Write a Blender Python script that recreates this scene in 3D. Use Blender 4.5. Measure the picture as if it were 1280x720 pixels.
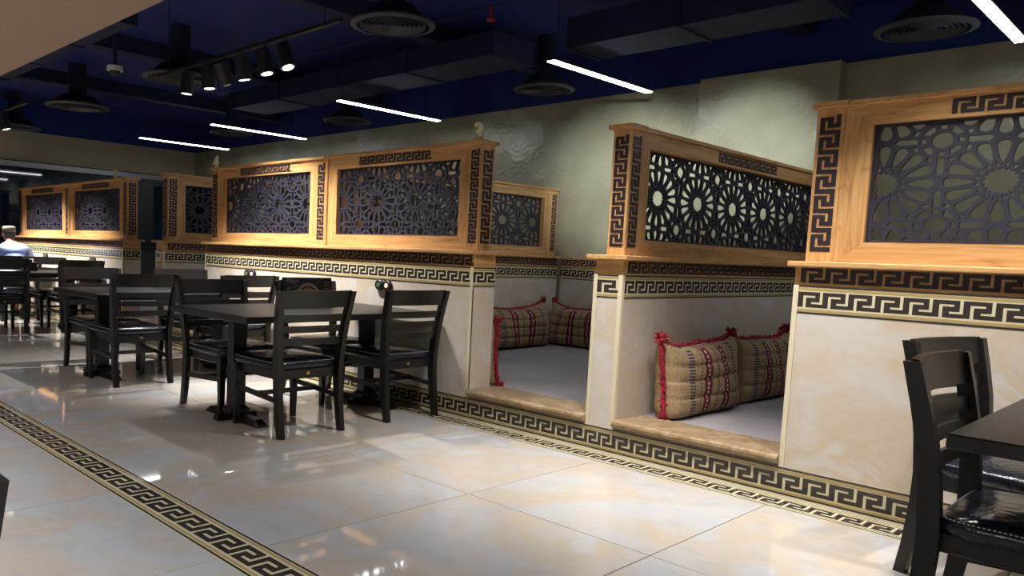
import bpy, bmesh, math, random
from mathutils import Vector, Matrix, geometry
random.seed(4)
scn = bpy.context.scene
COL = scn.collection
for o in list(bpy.data.objects):
    bpy.data.objects.remove(o)

# ------------------------------------------------------------------ camera
F_PX, YAW, PITCH, ROLL = 982.197, math.radians(46.8068), math.radians(-5.4609), math.radians(2.32763)
cy, sy, cp, sp = math.cos(YAW), math.sin(YAW), math.cos(PITCH), math.sin(PITCH)
FW = Vector((-sy*cp, cy*cp, sp)); RT = Vector((cy, sy, 0)); UP = RT.cross(FW)
RT, UP = RT*math.cos(ROLL)+UP*math.sin(ROLL), UP*math.cos(ROLL)-RT*math.sin(ROLL)
cd = bpy.data.cameras.new('camera'); cam = bpy.data.objects.new('camera', cd); COL.objects.link(cam)
m = Matrix((RT, UP, -FW)).transposed().to_4x4(); m.translation = Vector((1.78057, -4.26614, 1.2)); cam.matrix_world = m
cd.sensor_fit = 'HORIZONTAL'; cd.sensor_width = 36.0; cd.lens = 36.0*F_PX/1280
cd.shift_x = 120/1280; cd.shift_y = 51.94/1280; cd.clip_start = 0.05; cd.clip_end = 100
scn.camera = cam

# ------------------------------------------------------------------ world, exposure
w = bpy.data.worlds.new('world'); scn.world = w; w.use_nodes = True
w.node_tree.nodes['Background'].inputs[0].default_value = (.6, .7, .9, 1)
w.node_tree.nodes['Background'].inputs[1].default_value = .05
vs = scn.view_settings
vs.view_transform = 'Standard'; vs.look = 'None'; vs.gamma = 1; vs.exposure = 1.0
try: vs.use_curve_mapping = False
except Exception: pass
LINE_E = 18.0      # linear tubes, emission strength
SPOT_W = 120.0     # track spots, watts
FILL_W = 105.0      # added soffit fill lamps, watts

# ------------------------------------------------------------------ materials
def srgb(r, g, b):
    f = lambda c: (c/255/12.92) if c/255 <= .04045 else ((c/255+.055)/1.055)**2.4
    return (f(r), f(g), f(b), 1)
class NT:
    def __init__(s, name):
        s.m = bpy.data.materials.new(name); s.m.use_nodes = True; s.t = s.m.node_tree
        s.b = s.t.nodes['Principled BSDF']
    def n(s, kind, **kw):
        x = s.t.nodes.new(kind)
        for k, v in kw.items():
            if k.startswith('i_'):
                key = k[2:]; key = int(key) if key.isdigit() else key.replace('_', ' ')
                x.inputs[key].default_value = v
            else: setattr(x, k, v)
        return x
    def l(s, a, b): s.t.links.new(a, b)
    def ramp(s, fac, stops, interp='LINEAR'):
        r = s.n('ShaderNodeValToRGB'); e = r.color_ramp.elements; r.color_ramp.interpolation = interp
        while len(e) < len(stops): e.new(.5)
        for q, (p, c) in zip(e, stops): q.position = p; q.color = c
        s.l(fac, r.inputs[0]); return r.outputs[0]
    def math(s, op, a, b=None, c=None):
        x = s.n('ShaderNodeMath', operation=op)
        for i, v in enumerate((a, b, c)):
            if v is None: continue
            if isinstance(v, (int, float)): x.inputs[i].default_value = v
            else: s.l(v, x.inputs[i])
        return x.outputs[0]
    def mix(s, fac, a, b, typ='MIX'):
        x = s.n('ShaderNodeMix', data_type='RGBA', blend_type=typ)
        for i, v in ((0, fac), (6, a), (7, b)):
            if isinstance(v, (int, float)): x.inputs[i].default_value = v
            elif isinstance(v, tuple): x.inputs[i].default_value = v
            else: s.l(v, x.inputs[i])
        return x.outputs[2]
    def bump(s, h, strength=.2, dist=.01):
        x = s.n('ShaderNodeBump'); x.inputs['Strength'].default_value = strength; x.inputs['Distance'].default_value = dist
        s.l(h, x.inputs['Height']); s.l(x.outputs[0], s.b.inputs['Normal'])
    def pos(s, rnd=True, scale=(1, 1, 1)):
        g = s.n('ShaderNodeNewGeometry'); v = g.outputs['Position']
        if rnd:
            oi = s.n('ShaderNodeObjectInfo'); k = s.math('MULTIPLY', oi.outputs['Random'], 37.0)
            a = s.n('ShaderNodeVectorMath', operation='ADD'); s.l(v, a.inputs[0]); s.l(k, a.inputs[1]); v = a.outputs[0]
        mp = s.n('ShaderNodeMapping'); mp.inputs['Scale'].default_value = scale; s.l(v, mp.inputs[0]); return mp.outputs[0]
    def set(s, **kw):
        for k, v in kw.items(): s.b.inputs[k.replace('_', ' ')].default_value = v
        return s
def simple(name, col, rough=.5, **kw):
    t = NT(name); t.set(Base_Color=col, Roughness=rough, **kw); return t.m
def emis(name, col, s):
    t = NT(name); t.set(Base_Color=(.8, .8, .8, 1), Emission_Color=col, Emission_Strength=s); return t.m

def oak(name, axis):
    t = NT(name); sc = [34, 34, 34]; sc['xyz'.index(axis)] = 1.6
    v = t.pos(True, tuple(sc))
    n1 = t.n('ShaderNodeTexNoise'); n1.inputs['Scale'].default_value = 1.0; n1.inputs['Detail'].default_value = 5; n1.inputs['Distortion'].default_value = .6; t.l(v, n1.inputs['Vector'])
    sc2 = [9, 9, 9]; sc2['xyz'.index(axis)] = .9
    v2 = t.pos(True, tuple(sc2))
    wv = t.n('ShaderNodeTexNoise'); wv.inputs['Scale'].default_value = 1.0; wv.inputs['Detail'].default_value = 2; wv.inputs['Distortion'].default_value = 1.2; t.l(v2, wv.inputs['Vector'])
    rings = t.math('FRACT', t.math('MULTIPLY', wv.outputs[0], 7.0))
    c1 = t.ramp(n1.outputs[0], [(.3, srgb(184, 136, 84)), (.7, srgb(224, 178, 120))])
    c2 = t.ramp(rings, [(0, (.68, .62, .55, 1)), (.18, (1, 1, 1, 1)), (.9, (1, 1, 1, 1)), (1, (.7, .64, .58, 1))])
    t.l(t.mix(.75, c1, c2, 'MULTIPLY'), t.b.inputs['Base Color'])
    t.set(Roughness=.42); t.bump(n1.outputs[0], .08, .004); return t.m
def marble(name, base, vein, vein2, rough, sc=1.6):
    t = NT(name); v = t.pos(True, (sc, sc, sc*1.2))
    n = t.n('ShaderNodeTexNoise'); n.inputs['Scale'].default_value = 1.3; n.inputs['Detail'].default_value = 7; n.inputs['Roughness'].default_value = .58; n.inputs['Distortion'].default_value = 1.1; t.l(v, n.inputs['Vector'])
    n2 = t.n('ShaderNodeTexNoise'); n2.inputs['Scale'].default_value = 3.1; n2.inputs['Detail'].default_value = 6; n2.inputs['Distortion'].default_value = 2.2; t.l(v, n2.inputs['Vector'])
    a = t.ramp(n.outputs[0], [(.40, base), (.58, vein), (.66, base)])
    b = t.ramp(n2.outputs[0], [(.52, (0, 0, 0, 1)), (.70, (1, 1, 1, 1))])
    k = t.math('MULTIPLY', b, .55)
    t.l(t.mix(k, a, vein2), t.b.inputs['Base Color'])
    t.set(Roughness=rough, IOR=1.5); return t.m

M = {}
for a in 'xyz': M['oak_'+a] = oak('oak_'+a, a)
M['marble'] = marble('marble_wall', srgb(210, 205, 199), srgb(206, 190, 168), srgb(196, 191, 185), .16)
M['floor'] = marble('marble_floor', srgb(194, 196, 200), srgb(198, 186, 170), srgb(178, 181, 187), .05, 1.15)
M['grout'] = simple('grout', srgb(86, 80, 74), .8)
M['cream'] = simple('cream_tile', srgb(216, 208, 176), .18)
M['tan'] = simple('tan_stripe', srgb(176, 156, 108), .2)
M['ink'] = simple('dark_tile_print', srgb(58, 52, 50), .2)
M['trim'] = simple('cream_trim', srgb(222, 212, 184), .3)
M['key'] = simple('meander_black', srgb(46, 38, 44), .45)
M['lattice'] = simple('lattice_charcoal', srgb(45, 44, 58), .55)
M['black'] = simple('black_wood', srgb(24, 22, 23), .36)
M['rubber'] = simple('black_plastic', srgb(20, 20, 22), .5)
M['gold'] = simple('pale_gold', srgb(244, 236, 184), .4)
M['brass'] = simple('brass_badge', srgb(190, 170, 110), .35, Metallic=.6)
M['silver'] = simple('silver_rail', srgb(150, 150, 152), .4, Metallic=.3)
M['navy'] = simple('navy_paint', srgb(20, 37, 106), .8)
M['navy2'] = simple('navy_duct', srgb(15, 23, 58), .85)
M['grille'] = simple('grille_grey', srgb(62, 60, 68), .5)
M['navy3'] = simple('navy_shadow', srgb(10, 15, 40), .9)
M['white'] = simple('white_plastic', srgb(215, 213, 208), .4)
M['soffit'] = simple('soffit_beige', srgb(152, 126, 108), .85)
M['glass'] = simple('dark_glass', srgb(22, 40, 52), .03, Specular_IOR_Level=.8)
M['tube'] = emis('tube_light', (.88, .93, 1, 1), LINE_E)
M['lamp'] = emis('spot_face', (1, .95, .9, 1), 3.0)
M['down'] = emis('fill_lamp_face', (1, .92, .82, 1), 8)
M['red'] = simple('red_paint', srgb(150, 34, 30), .5)
M['amber'] = emis('amber_lamp', (1, .2, .05, 1), .7)
M['paper'] = simple('white_paper', srgb(225, 222, 218), .7)
M['redprint'] = simple('red_print', srgb(190, 40, 40), .6)
M['skin'] = simple('skin', srgb(176, 120, 92), .55)
M['shirt'] = simple('pale_blue_shirt', srgb(150, 172, 226), .8)
M['trouser'] = simple('dark_trousers', srgb(40, 40, 48), .85)
M['hair'] = simple('greying_hair', srgb(70, 66, 60), .9)
M['capc'] = simple('patterned_cap', srgb(120, 116, 100), .9)
M['card'] = simple('black_card', srgb(26, 22, 30), .35)
M['food'] = simple('food_print', srgb(176, 120, 50), .6)
M['yellow'] = simple('yellow_print', srgb(226, 214, 90), .6)
M['greenp'] = simple('green_print', srgb(92, 112, 66), .6)
# vinyl
t = NT('black_vinyl'); n = t.n('ShaderNodeTexNoise'); n.inputs['Scale'].default_value = 9; n.inputs['Detail'].default_value = 4; n.inputs['Distortion'].default_value = 1.5
tc = t.n('ShaderNodeTexCoord'); t.l(tc.outputs['Object'], n.inputs['Vector'])
t.set(Base_Color=srgb(28, 33, 46), Roughness=.2); t.bump(n.outputs[0], .35, .02); M['vinyl'] = t.m
# plaster with scalloped trowel marks
t = NT('trowelled_plaster'); v = t.pos(False)
vo = t.n('ShaderNodeTexVoronoi'); vo.inputs['Scale'].default_value = 3.2; t.l(v, vo.inputs['Vector'])
ns = t.n('ShaderNodeTexNoise'); ns.inputs['Scale'].default_value = 2.0; ns.inputs['Detail'].default_value = 6; t.l(v, ns.inputs['Vector'])
wv = t.n('ShaderNodeTexNoise'); wv.inputs['Scale'].default_value = 22; wv.inputs['Detail'].default_value = 3; t.l(v, wv.inputs['Vector'])
rg = t.math('SINE', t.math('ADD', t.math('MULTIPLY', vo.outputs['Distance'], 34.0), t.math('MULTIPLY', ns.outputs[0], 14.0)))
hh = t.math('ADD', t.math('MULTIPLY', rg, .08), t.math('ADD', t.math('MULTIPLY', vo.outputs['Distance'], 2.4), t.math('MULTIPLY', wv.outputs[0], .5)))
t.l(t.ramp(ns.outputs[0], [(.35, srgb(146, 140, 114)), (.65, srgb(162, 157, 131))]), t.b.inputs['Base Color'])
t.set(Roughness=.34); t.bump(hh, .6, .014); M['plaster'] = t.m
t = NT('plain_plaster'); t.set(Base_Color=srgb(168, 158, 132), Roughness=.8); M['plain'] = t.m
# travertine sill
M['sill'] = marble('travertine_sill', srgb(166, 144, 116), srgb(132, 110, 82), srgb(186, 166, 138), .3, 7)
# carpet
t = NT('grey_carpet'); v = t.pos(False)
n = t.n('ShaderNodeTexNoise'); n.inputs['Scale'].default_value = 160; n.inputs['Detail'].default_value = 3; t.l(v, n.inputs['Vector'])
n2 = t.n('ShaderNodeTexNoise'); n2.inputs['Scale'].default_value = 6; t.l(v, n2.inputs['Vector'])
c = t.ramp(n.outputs[0], [(.3, srgb(126, 122, 124)), (.7, srgb(172, 167, 170))])
t.l(t.mix(.25, c, t.ramp(n2.outputs[0], [(.3, (.7, .7, .72, 1)), (.7, (1, 1, 1, 1))]), 'MULTIPLY'), t.b.inputs['Base Color'])
t.set(Roughness=.95); t.bump(n.outputs[0], .5, .006); M['carpet'] = t.m
# kilim cushion cloth: stripes along generated X, weave dashes along generated Z
t = NT('woven_cushion'); tc = t.n('ShaderNodeTexCoord'); sep = t.n('ShaderNodeSeparateXYZ'); t.l(tc.outputs['Generated'], sep.inputs[0])
gx, gz = sep.outputs[0], sep.outputs[2]
nz = t.n('ShaderNodeTexNoise'); nz.inputs['Scale'].default_value = 90; t.l(tc.outputs['Generated'], nz.inputs['Vector'])
base = t.ramp(nz.outputs[0], [(.35, srgb(132, 108, 78)), (.65, srgb(176, 152, 118))])
def band(c, hw): return t.math('LESS_THAN', t.math('ABSOLUTE', t.math('SUBTRACT', gx, c)), hw)
def orr(*a):
    r = a[0]
    for q in a[1:]: r = t.math('MAXIMUM', r, q)
    return r
dash = t.math('GREATER_THAN', t.math('FRACT', t.math('MULTIPLY', gz, 26.0)), .5)
dash2 = t.math('GREATER_THAN', t.math('FRACT', t.math('MULTIPLY', gz, 18.0)), .45)
slash = t.math('GREATER_THAN', t.math('FRACT', t.math('ADD', t.math('MULTIPLY', gz, 20.0), t.math('MULTIPLY', gx, 30.0))), .5)
col = t.mix(t.math('MULTIPLY', orr(band(.20, .03), band(.80, .03)), dash), base, srgb(44, 52, 84))
col = t.mix(orr(band(.38, .042), band(.62, .042)), col, srgb(72, 26, 36))
col = t.mix(orr(band(.38, .026), band(.62, .026)), col, srgb(116, 30, 40))
col = t.mix(t.math('MULTIPLY', orr(band(.38, .007), band(.62, .007)), dash2), col, srgb(222, 206, 196))
col = t.mix(t.math('MULTIPLY', orr(band(.50, .011), band(.72, .008), band(.30, .006)), slash), col, srgb(38, 34, 38))
t.l(col, t.b.inputs['Base Color']); t.set(Roughness=.9)
fold = t.math('SINE', t.math('ADD', t.math('MULTIPLY', gz, 40.0), t.math('MULTIPLY', gx, 9.0)))
t.bump(t.math('ADD', t.math('MULTIPLY', fold, .5), t.math('MULTIPLY', nz.outputs[0], 2.0)), .3, .01); M['kilim'] = t.m
t = NT('red_fringe'); n = t.n('ShaderNodeTexNoise'); n.inputs['Scale'].default_value = 60; tc = t.n('ShaderNodeTexCoord'); t.l(tc.outputs['Object'], n.inputs['Vector'])
t.l(t.ramp(n.outputs[0], [(.35, srgb(96, 18, 38)), (.62, srgb(176, 36, 58))]), t.b.inputs['Base Color']); t.set(Roughness=.95); M['fringe'] = t.m

# ------------------------------------------------------------------ mesh helpers
class MB:
    def __init__(s): s.v = []; s.f = []; s.sm = False
    def add(s, v, f):
        k = len(s.v); s.v += [tuple(p) for p in v]; s.f += [tuple(i+k for i in q) for q in f]; return s
    def box(s, x0, x1, y0, y1, z0, z1):
        x0, x1 = min(x0, x1), max(x0, x1); y0, y1 = min(y0, y1), max(y0, y1); z0, z1 = min(z0, z1), max(z0, z1)
        return s.add([(x0, y0, z0), (x1, y0, z0), (x1, y1, z0), (x0, y1, z0), (x0, y0, z1), (x1, y0, z1), (x1, y1, z1), (x0, y1, z1)],
                     [(0, 3, 2, 1), (4, 5, 6, 7), (0, 1, 5, 4), (1, 2, 6, 5), (2, 3, 7, 6), (3, 0, 4, 7)])
    def cbox(s, x0, x1, y0, y1, z0, z1, b=.004):
        bm = bmesh.new(); bmesh.ops.create_cube(bm, size=1)
        for q in bm.verts: q.co = Vector(((x0+x1)/2+q.co.x*(x1-x0), (y0+y1)/2+q.co.y*(y1-y0), (z0+z1)/2+q.co.z*(z1-z0)))
        bmesh.ops.bevel(bm, geom=bm.edges[:], offset=b, segments=1, affect='EDGES', profile=.5)
        bm.verts.ensure_lookup_table(); bm.verts.index_update()
        s.add([q.co for q in bm.verts], [[q.index for q in f.verts] for f in bm.faces]); bm.free(); return s
    def cyl(s, c, r, z0, z1, n=24, r1=None):
        r1 = r if r1 is None else r1; v = []
        for i in range(n):
            a = 2*math.pi*i/n; v += [(c[0]+r*math.cos(a), c[1]+r*math.sin(a), z0), (c[0]+r1*math.cos(a), c[1]+r1*math.sin(a), z1)]
        f = [(2*i, (2*i+2) % (2*n), (2*i+3) % (2*n), 2*i+1) for i in range(n)]
        f += [tuple(range(0, 2*n, 2))[::-1], tuple(range(1, 2*n, 2))]
        return s.add(v, f)
    def tube(s, pts, rad, n=8, cap=True):
        pts = [Vector(p) for p in pts]; k0 = len(s.v); up = Vector((0, 0, 1))
        for i, p in enumerate(pts):
            d = (pts[min(i+1, len(pts)-1)]-pts[max(i-1, 0)]).normalized()
            u = d.cross(up) if abs(d.z) < .95 else d.cross(Vector((1, 0, 0))); u.normalize(); w_ = d.cross(u)
            r = rad[i] if isinstance(rad, (list, tuple)) else rad
            s.v += [tuple(p+u*math.cos(2*math.pi*j/n)*r+w_*math.sin(2*math.pi*j/n)*r) for j in range(n)]
        for i in range(len(pts)-1):
            for j in range(n):
                a = k0+i*n+j; b = k0+i*n+(j+1) % n; s.f.append((a, b, b+n, a+n))
        if cap:
            s.f.append(tuple(k0+j for j in range(n))[::-1]); s.f.append(tuple(k0+(len(pts)-1)*n+j for j in range(n)))
        return s
    def sweep(s, secs):
        """secs: list of 4-corner (or n-corner) rings, joined in order, capped"""
        n = len(secs[0]); k0 = len(s.v)
        for q in secs: s.v += [tuple(p) for p in q]
        for i in range(len(secs)-1):
            for j in range(n):
                a = k0+i*n+j; b = k0+i*n+(j+1) % n; s.f.append((a, b, b+n, a+n))
        s.f.append(tuple(k0+j for j in range(n))[::-1]); s.f.append(tuple(k0+(len(secs)-1)*n+j for j in range(n))); return s
def mesh_of(name, mb, mat, off=(0, 0, 0), smooth=False):
    me = bpy.data.meshes.new(name); ox, oy, oz = off
    me.from_pydata([(a-ox, b-oy, c-oz) for a, b, c in mb.v], [], mb.f)
    bm = bmesh.new(); bm.from_mesh(me); bmesh.ops.recalc_face_normals(bm, faces=bm.faces[:]); bm.to_mesh(me); bm.free()
    me.materials.append(M[mat] if isinstance(mat, str) else mat)
    if smooth: me.shade_smooth()
    return me
def obj(name, mb, mat, parent=None, smooth=False):
    """mesh coordinates are world coordinates (unrotated parents)"""
    off = (0, 0, 0); p = parent
    while p is not None: off = tuple(a+b for a, b in zip(off, p.location)); p = p.parent
    o = bpy.data.objects.new(name, mesh_of(name, mb, mat, off, smooth)); COL.objects.link(o)
    if parent is not None: o.parent = parent
    return o
def tag(o, label, cat, group=None):
    o['label'] = label; o['category'] = cat
    if group: o['group'] = group
    return o
def thing(name, label, cat, loc=(0, 0, 0), group=None, rz=0):
    o = bpy.data.objects.new(name, None); COL.objects.link(o); o.location = loc; o.rotation_euler = (0, 0, rz); o.empty_display_size = .1
    return tag(o, label, cat, group)
def struct(name, mb=None, mat=None, loc=(0, 0, 0)):
    if mb is None:
        o = bpy.data.objects.new(name, None); COL.objects.link(o); o.location = loc
    else: o = obj(name, mb, mat)
    o['kind'] = 'structure'; return o
def copy_tree(o, parent=None):
    c_ = o.copy(); COL.objects.link(c_); c_.parent = parent
    for ch in list(o.children): copy_tree(ch, c_)
    return c_

# plane maps: P(u, w, d) -> world; u along the strip, w up/across, d outward
def plane(kind, base):
    if kind == 'front': return lambda u, w_, d: (u, base-d, w_)          # faces -Y
    if kind == 'back': return lambda u, w_, d: (u, base+d, w_)           # faces +Y
    if kind == 'right': return lambda u, w_, d: (base+d, u, w_)          # faces +X
    if kind == 'left': return lambda u, w_, d: (base-d, u, w_)           # faces -X
    if kind == 'floor': return lambda u, w_, d: (u, w_, base+d)          # faces +Z
def slab(mb, P, u0, u1, w0, w1, d0, d1):
    a = P(u0, w0, d0); b = P(u1, w1, d1); return mb.box(a[0], b[0], a[1], b[1], a[2], b[2])
KEY = [(0, 1, 0, 1.2), (1, 3, 0, 1.2), (1, 3, 1.9, 5.2), (3, 4.3, 0, 1.2), (3, 4.3, 1.9, 3.3), (3, 4.3, 4, 5.2),
       (4.3, 6, 0, 3.3), (4.3, 6, 4, 5.2), (6, 7, 4, 5.2), (7, 9, 0, 5.2)]
def meander(mb, P, u0, u1, w0, w1, d, vertical=False, ratio=None, start=7.0, mirror=False):
    """greek key ribbon filling u0..u1 x w0..w1 (vertical: runs along w)"""
    if vertical: L0, L1, h0, h1 = w0, w1, u0, u1
    else: L0, L1, h0, h1 = u0, u1, w0, w1
    if ratio is None: ratio = .95 if vertical else 1.55
    H = h1-h0; per = H*ratio; n = max(1, round((L1-L0)/per)); per = (L1-L0)/n
    for k in range(-1, n+2):
        for a, b, r0, r1 in KEY:
            x0 = (a-start)/9+k; x1 = (b-start)/9+k
            x0 = max(0, x0); x1 = min(n+.22, x1) if False else min(n, x1)
            if x1-x0 < 1e-4: continue
            l0 = L0+x0*per; l1 = L0+x1*per
            if mirror: l0, l1 = L1-(l1-L0), L1-(l0-L0)
            q1 = h1-H*r0/5.2; q0 = h1-H*r1/5.2
            if vertical: slab(mb, P, h0+H*r0/5.2, h0+H*r1/5.2, l0, l1, 0, d)
            else: slab(mb, P, l0, l1, q0, q1, 0, d)
    return mb

# ------------------------------------------------------------------ lattice screens
def lattice_holes():
    H = []
    def rot(p, a, c=(0, 0)): return (c[0]+p[0]*math.cos(a)-p[1]*math.sin(a), c[1]+p[0]*math.sin(a)+p[1]*math.cos(a))
    star = []
    for k in range(32): r = .152 if k % 2 == 0 else .124; star.append((r*math.cos(k*math.pi/16), r*math.sin(k*math.pi/16)))
    H.append(star)
    up_ = [(.210, 0), (.25, .021), (.32, .041), (.375, .053), (.415, .058), (.446, .046), (.462, .018)]
    pet = up_+[(x, -y) for x, y in up_[:0:-1]]
    for k in range(16):
        a = k*math.pi/8
        H.append([rot(p, a) for p in pet])
        H.append([rot(p, a+math.pi/16) for p in ((.160, 0), (.186, .016), (.222, 0), (.186, -.016))])
        H.append([rot(p, a) for p in ((.166, 0), (.180, .011), (.197, 0), (.180, -.011))])
    for s in (1, -1):
        ar = [(.5, s*.082), (.5+.034, s*.116), (.5+.034, s*.288), (.5-.034, s*.288), (.5-.034, s*.116)]
        H.append(ar); H.append([(y, x) for x, y in ar])
    c = (.5, .5)
    H.append([(c[0]+.092*math.cos(k*math.pi/10), c[1]+.092*math.sin(k*math.pi/10)) for k in range(20)])
    for k in range(4):
        a = k*math.pi/2
        H.append([rot(p, a, c) for p in ((.134, -.03), (.184, -.03), (.184, .03), (.134, .03))])
        arc = [(.188*math.cos(q), .188*math.sin(q)) for q in [math.radians(24+42*i/4) for i in range(5)]]
        arc += [(.126*math.cos(q), .126*math.sin(q)) for q in [math.radians(60-30*i/4) for i in range(5)]]
        H.append([rot(p, a, c) for p in arc])
        for b in (22.5, 67.5):
            H.append([rot(p, a+math.radians(b), c) for p in ((.222, -.027), (.262, -.027), (.262, .027), (.222, .027))])
    return H
HOLES = lattice_holes()
def clip_poly(poly, x0, x1, y0, y1):
    for ax, lim, sg in ((0, x0, 1), (0, x1, -1), (1, y0, 1), (1, y1, -1)):
        out = []
        for i in range(len(poly)):
            a, b = poly[i-1], poly[i]; ia = (a[ax]-lim)*sg >= 0; ib = (b[ax]-lim)*sg >= 0
            if ia != ib:
                tt = (lim-a[ax])/(b[ax]-a[ax]); out.append((a[0]+(b[0]-a[0])*tt, a[1]+(b[1]-a[1])*tt))
            if ib: out.append(b)
        poly = out
        if len(poly) < 3: return []
    return poly
def sarea(p): return sum(p[i-1][0]*p[i][1]-p[i][0]*p[i-1][1] for i in range(len(p)))/2
def area(p): return abs(sarea(p))
def lattice(L, Hh, pu, pw, cu, cw, th, P, u0, w0, d0):
    """pierced plate L x Hh, rosettes at cu + i*pu, cw + j*pw, plate from depth d0 to d0+th"""
    e = .012; polys = [[(0, 0), (L, 0), (L, Hh), (0, Hh)]]
    for i in range(int(-cu/pu)-2, int((L-cu)/pu)+3):
        for j in range(-2, 3):
            for h in HOLES:
                q = clip_poly([(cu+(i+x)*pu, cw+(j+y)*pw) for x, y in h], e, L-e, e, Hh-e)
                if len(q) >= 3 and area(q) > 4e-5:
                    r = [p for k, p in enumerate(q) if (abs(p[0]-q[k-1][0])+abs(p[1]-q[k-1][1])) > 1e-5]
                    if len(r) >= 3: polys.append(r if sarea(r) > 0 else r[::-1])
    vs_, fs = [], []
    for p in polys: fs.append(list(range(len(vs_), len(vs_)+len(p)))); vs_ += [Vector(q) for q in p]
    V, Ed, Fc, ov, oe, of = geometry.delaunay_2d_cdt(vs_, [], fs, 0, 1e-6)
    tris = [f for f, o_ in zip(Fc, of) if list(o_) == [0]]
    mb = MB(); n = len(V)
    mb.v = [P(u0+q[0], w0+q[1], d0) for q in V]+[P(u0+q[0], w0+q[1], d0+th) for q in V]
    cnt = {}
    for t_ in tris:
        mb.f.append(tuple(i+n for i in t_)); mb.f.append(tuple(t_)[::-1])
        for i in range(3):
            a, b = t_[i], t_[(i+1) % 3]; cnt.setdefault((min(a, b), max(a, b)), []).append((a, b))
    for k, q in cnt.items():
        if len(q) == 1: a, b = q[0]; mb.f.append((a, b, b+n, a+n))
    return mb

# ------------------------------------------------------------------ levels (metres)
ZB, ZCB, ZCT, ZWT, ZL = .149, .9765, 1.122, 1.218, 1.246     # skirting top, cream band, wood frieze top, ledge top
ZLB, ZLT, ZRT, ZCAP = 1.3505, 1.9305, 2.030, 2.057           # lattice bottom/top, rail top, cap top
YS, YE, T = .0665, .205, .2425                               # screen front/back, wall thickness
PER = 6.3467; DB = 3.60                                      # nook pair pitch, back wall
W2A, W2B = .1175, .1175+4.058
ZF = .205                                                    # nook floor
XEND = -13.5

# ------------------------------------------------------------------ room shell
def quad_wall(name, mat, *boxes):
    mb = MB()
    for b in boxes: mb.box(*b)
    return struct(name, mb, mat)
# floor: bed + tiles + inlay bands
fl = struct('floor', MB().box(XEND-.2, 6, -8, DB+1, -.2, -.012), 'grout')
def shared(name, me, loc, parent):
    o = bpy.data.objects.new(name, me); COL.objects.link(o); o.location = loc; o.parent = parent; return o
TX = 1.0277
rows = [(-1.378, -.255), (-2.573, -1.378), (-3.98, -2.785), (-5.175, -3.98), (-6.37, -5.175), (-7.565, -6.37)]
for (y0, y1) in rows:
    g = .0026
    me = mesh_of('floor_tile', MB().cbox(g, TX-g, g, y1-y0-g, -.03, 0, .0012), 'floor')
    k0 = int((XEND+.8562)/TX)-1
    for k in range(k0, 7):
        x = -.8562+k*TX
        if x+TX < XEND-.1 or x > 5.9: continue
        shared('floor_tile', me, (x, y0, 0), fl)
def floor_band(y0, y1, mid, name):
    """cream border tiles with dark key, dark edge lines"""
    W = y1-y0
    nseg = 19; L = (6-XEND)/nseg
    me = mesh_of('border_tile', MB().box(.0008, L-.0008, 0, W, -.03, 0), 'cream')
    for k in range(nseg): shared('border_tile', me, (XEND+k*L, y0, 0), fl)
    P = plane('floor', 0.0); mb = MB()
    for a, b in ((0, .055), (.945, 1)): slab(mb, P, XEND, 6, y0+a*W, y0+b*W, 0, .0006)
    meander(mb, P, XEND, 6, y0+mid[0]*W, y0+mid[1]*W, .0006, ratio=1.32)
    obj('border_meander', mb, 'ink', fl)
    mb = MB()
    for a, b in ((.085, .15), (.85, .915)): slab(mb, P, XEND, 6, y0+a*W, y0+b*W, 0, .0005)
    obj('border_stripe', mb, 'tan', fl)
floor_band(-2.783, -2.575, (.22, .78), 'inlay')
# border at the foot of the booths
L = .98; W = .253
me = mesh_of('border_tile', MB().box(.0008, L-.0008, 0, W, -.03, 0), 'cream')
for k in range(20): shared('border_tile', me, (XEND+k*L, -.254, 0), fl)
P = plane('floor', 0.0); mb = MB()
for a, b in ((-.252, -.244), (-.228, -.222), (-.085, -.079), (-.064, -.058), (-.043, -.037), (-.022, -.016)): slab(mb, P, XEND, 6, a, b, 0, .0006)
meander(mb, P, XEND, 6, -.208, -.098, .0006, ratio=1.2)
obj('border_meander', mb, 'ink', fl)
# back wall, pilaster, end wall, far sides
quad_wall('wall_back', 'plaster', (XEND, 6, DB, DB+.2, 0, 3.1))
quad_wall('wall_pilaster', 'plaster', (-2.33, -.985, DB-.15, DB, 1.26, 3.1))
quad_wall('wall_back_upper', 'navy', (XEND, 6, DB+.02, 4.6, 3.1, 3.6))
quad_wall('wall_left', 'plain', (XEND-.2, XEND, -8, 4.5, 2.56, 3.1), (XEND-.2, XEND, -8, 4.5, 0, .12))
quad_wall('wall_left_upper', 'navy', (XEND-.2, XEND+.02, -8, 4.6, 3.1, 3.6))
quad_wall('wall_near', 'plain', (XEND-.2, 6.2, -8.2, -8, 0, 3.6))
quad_wall('wall_right', 'plain', (6, 6.2, -8, DB+.2, 0, 3.6))
quad_wall('ceiling', 'navy', (XEND-.2, 6.2, -8.2, 4.6, 3.6, 3.7))
quad_wall('ceiling_soffit', 'soffit', (XEND, 6, -8, -2.47, 2.4, 3.6))
win = struct('window_1', None, None, (XEND, 0, 0))
for k in range(5):
    y0 = -7.6+k*2.4
    obj('pane', MB().box(XEND-.05, XEND-.03, y0+.01, y0+2.39, .12, 2.47), 'glass', win)
mb = MB().box(XEND-.06, XEND+.05, -7.7, 4.5, 2.47, 2.56); obj('head_rail', mb, 'silver', win)
obj('head_rail_edge', MB().box(XEND-.02, XEND+.06, -7.7, 4.5, 2.56, 2.575), 'rubber', win)

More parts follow.
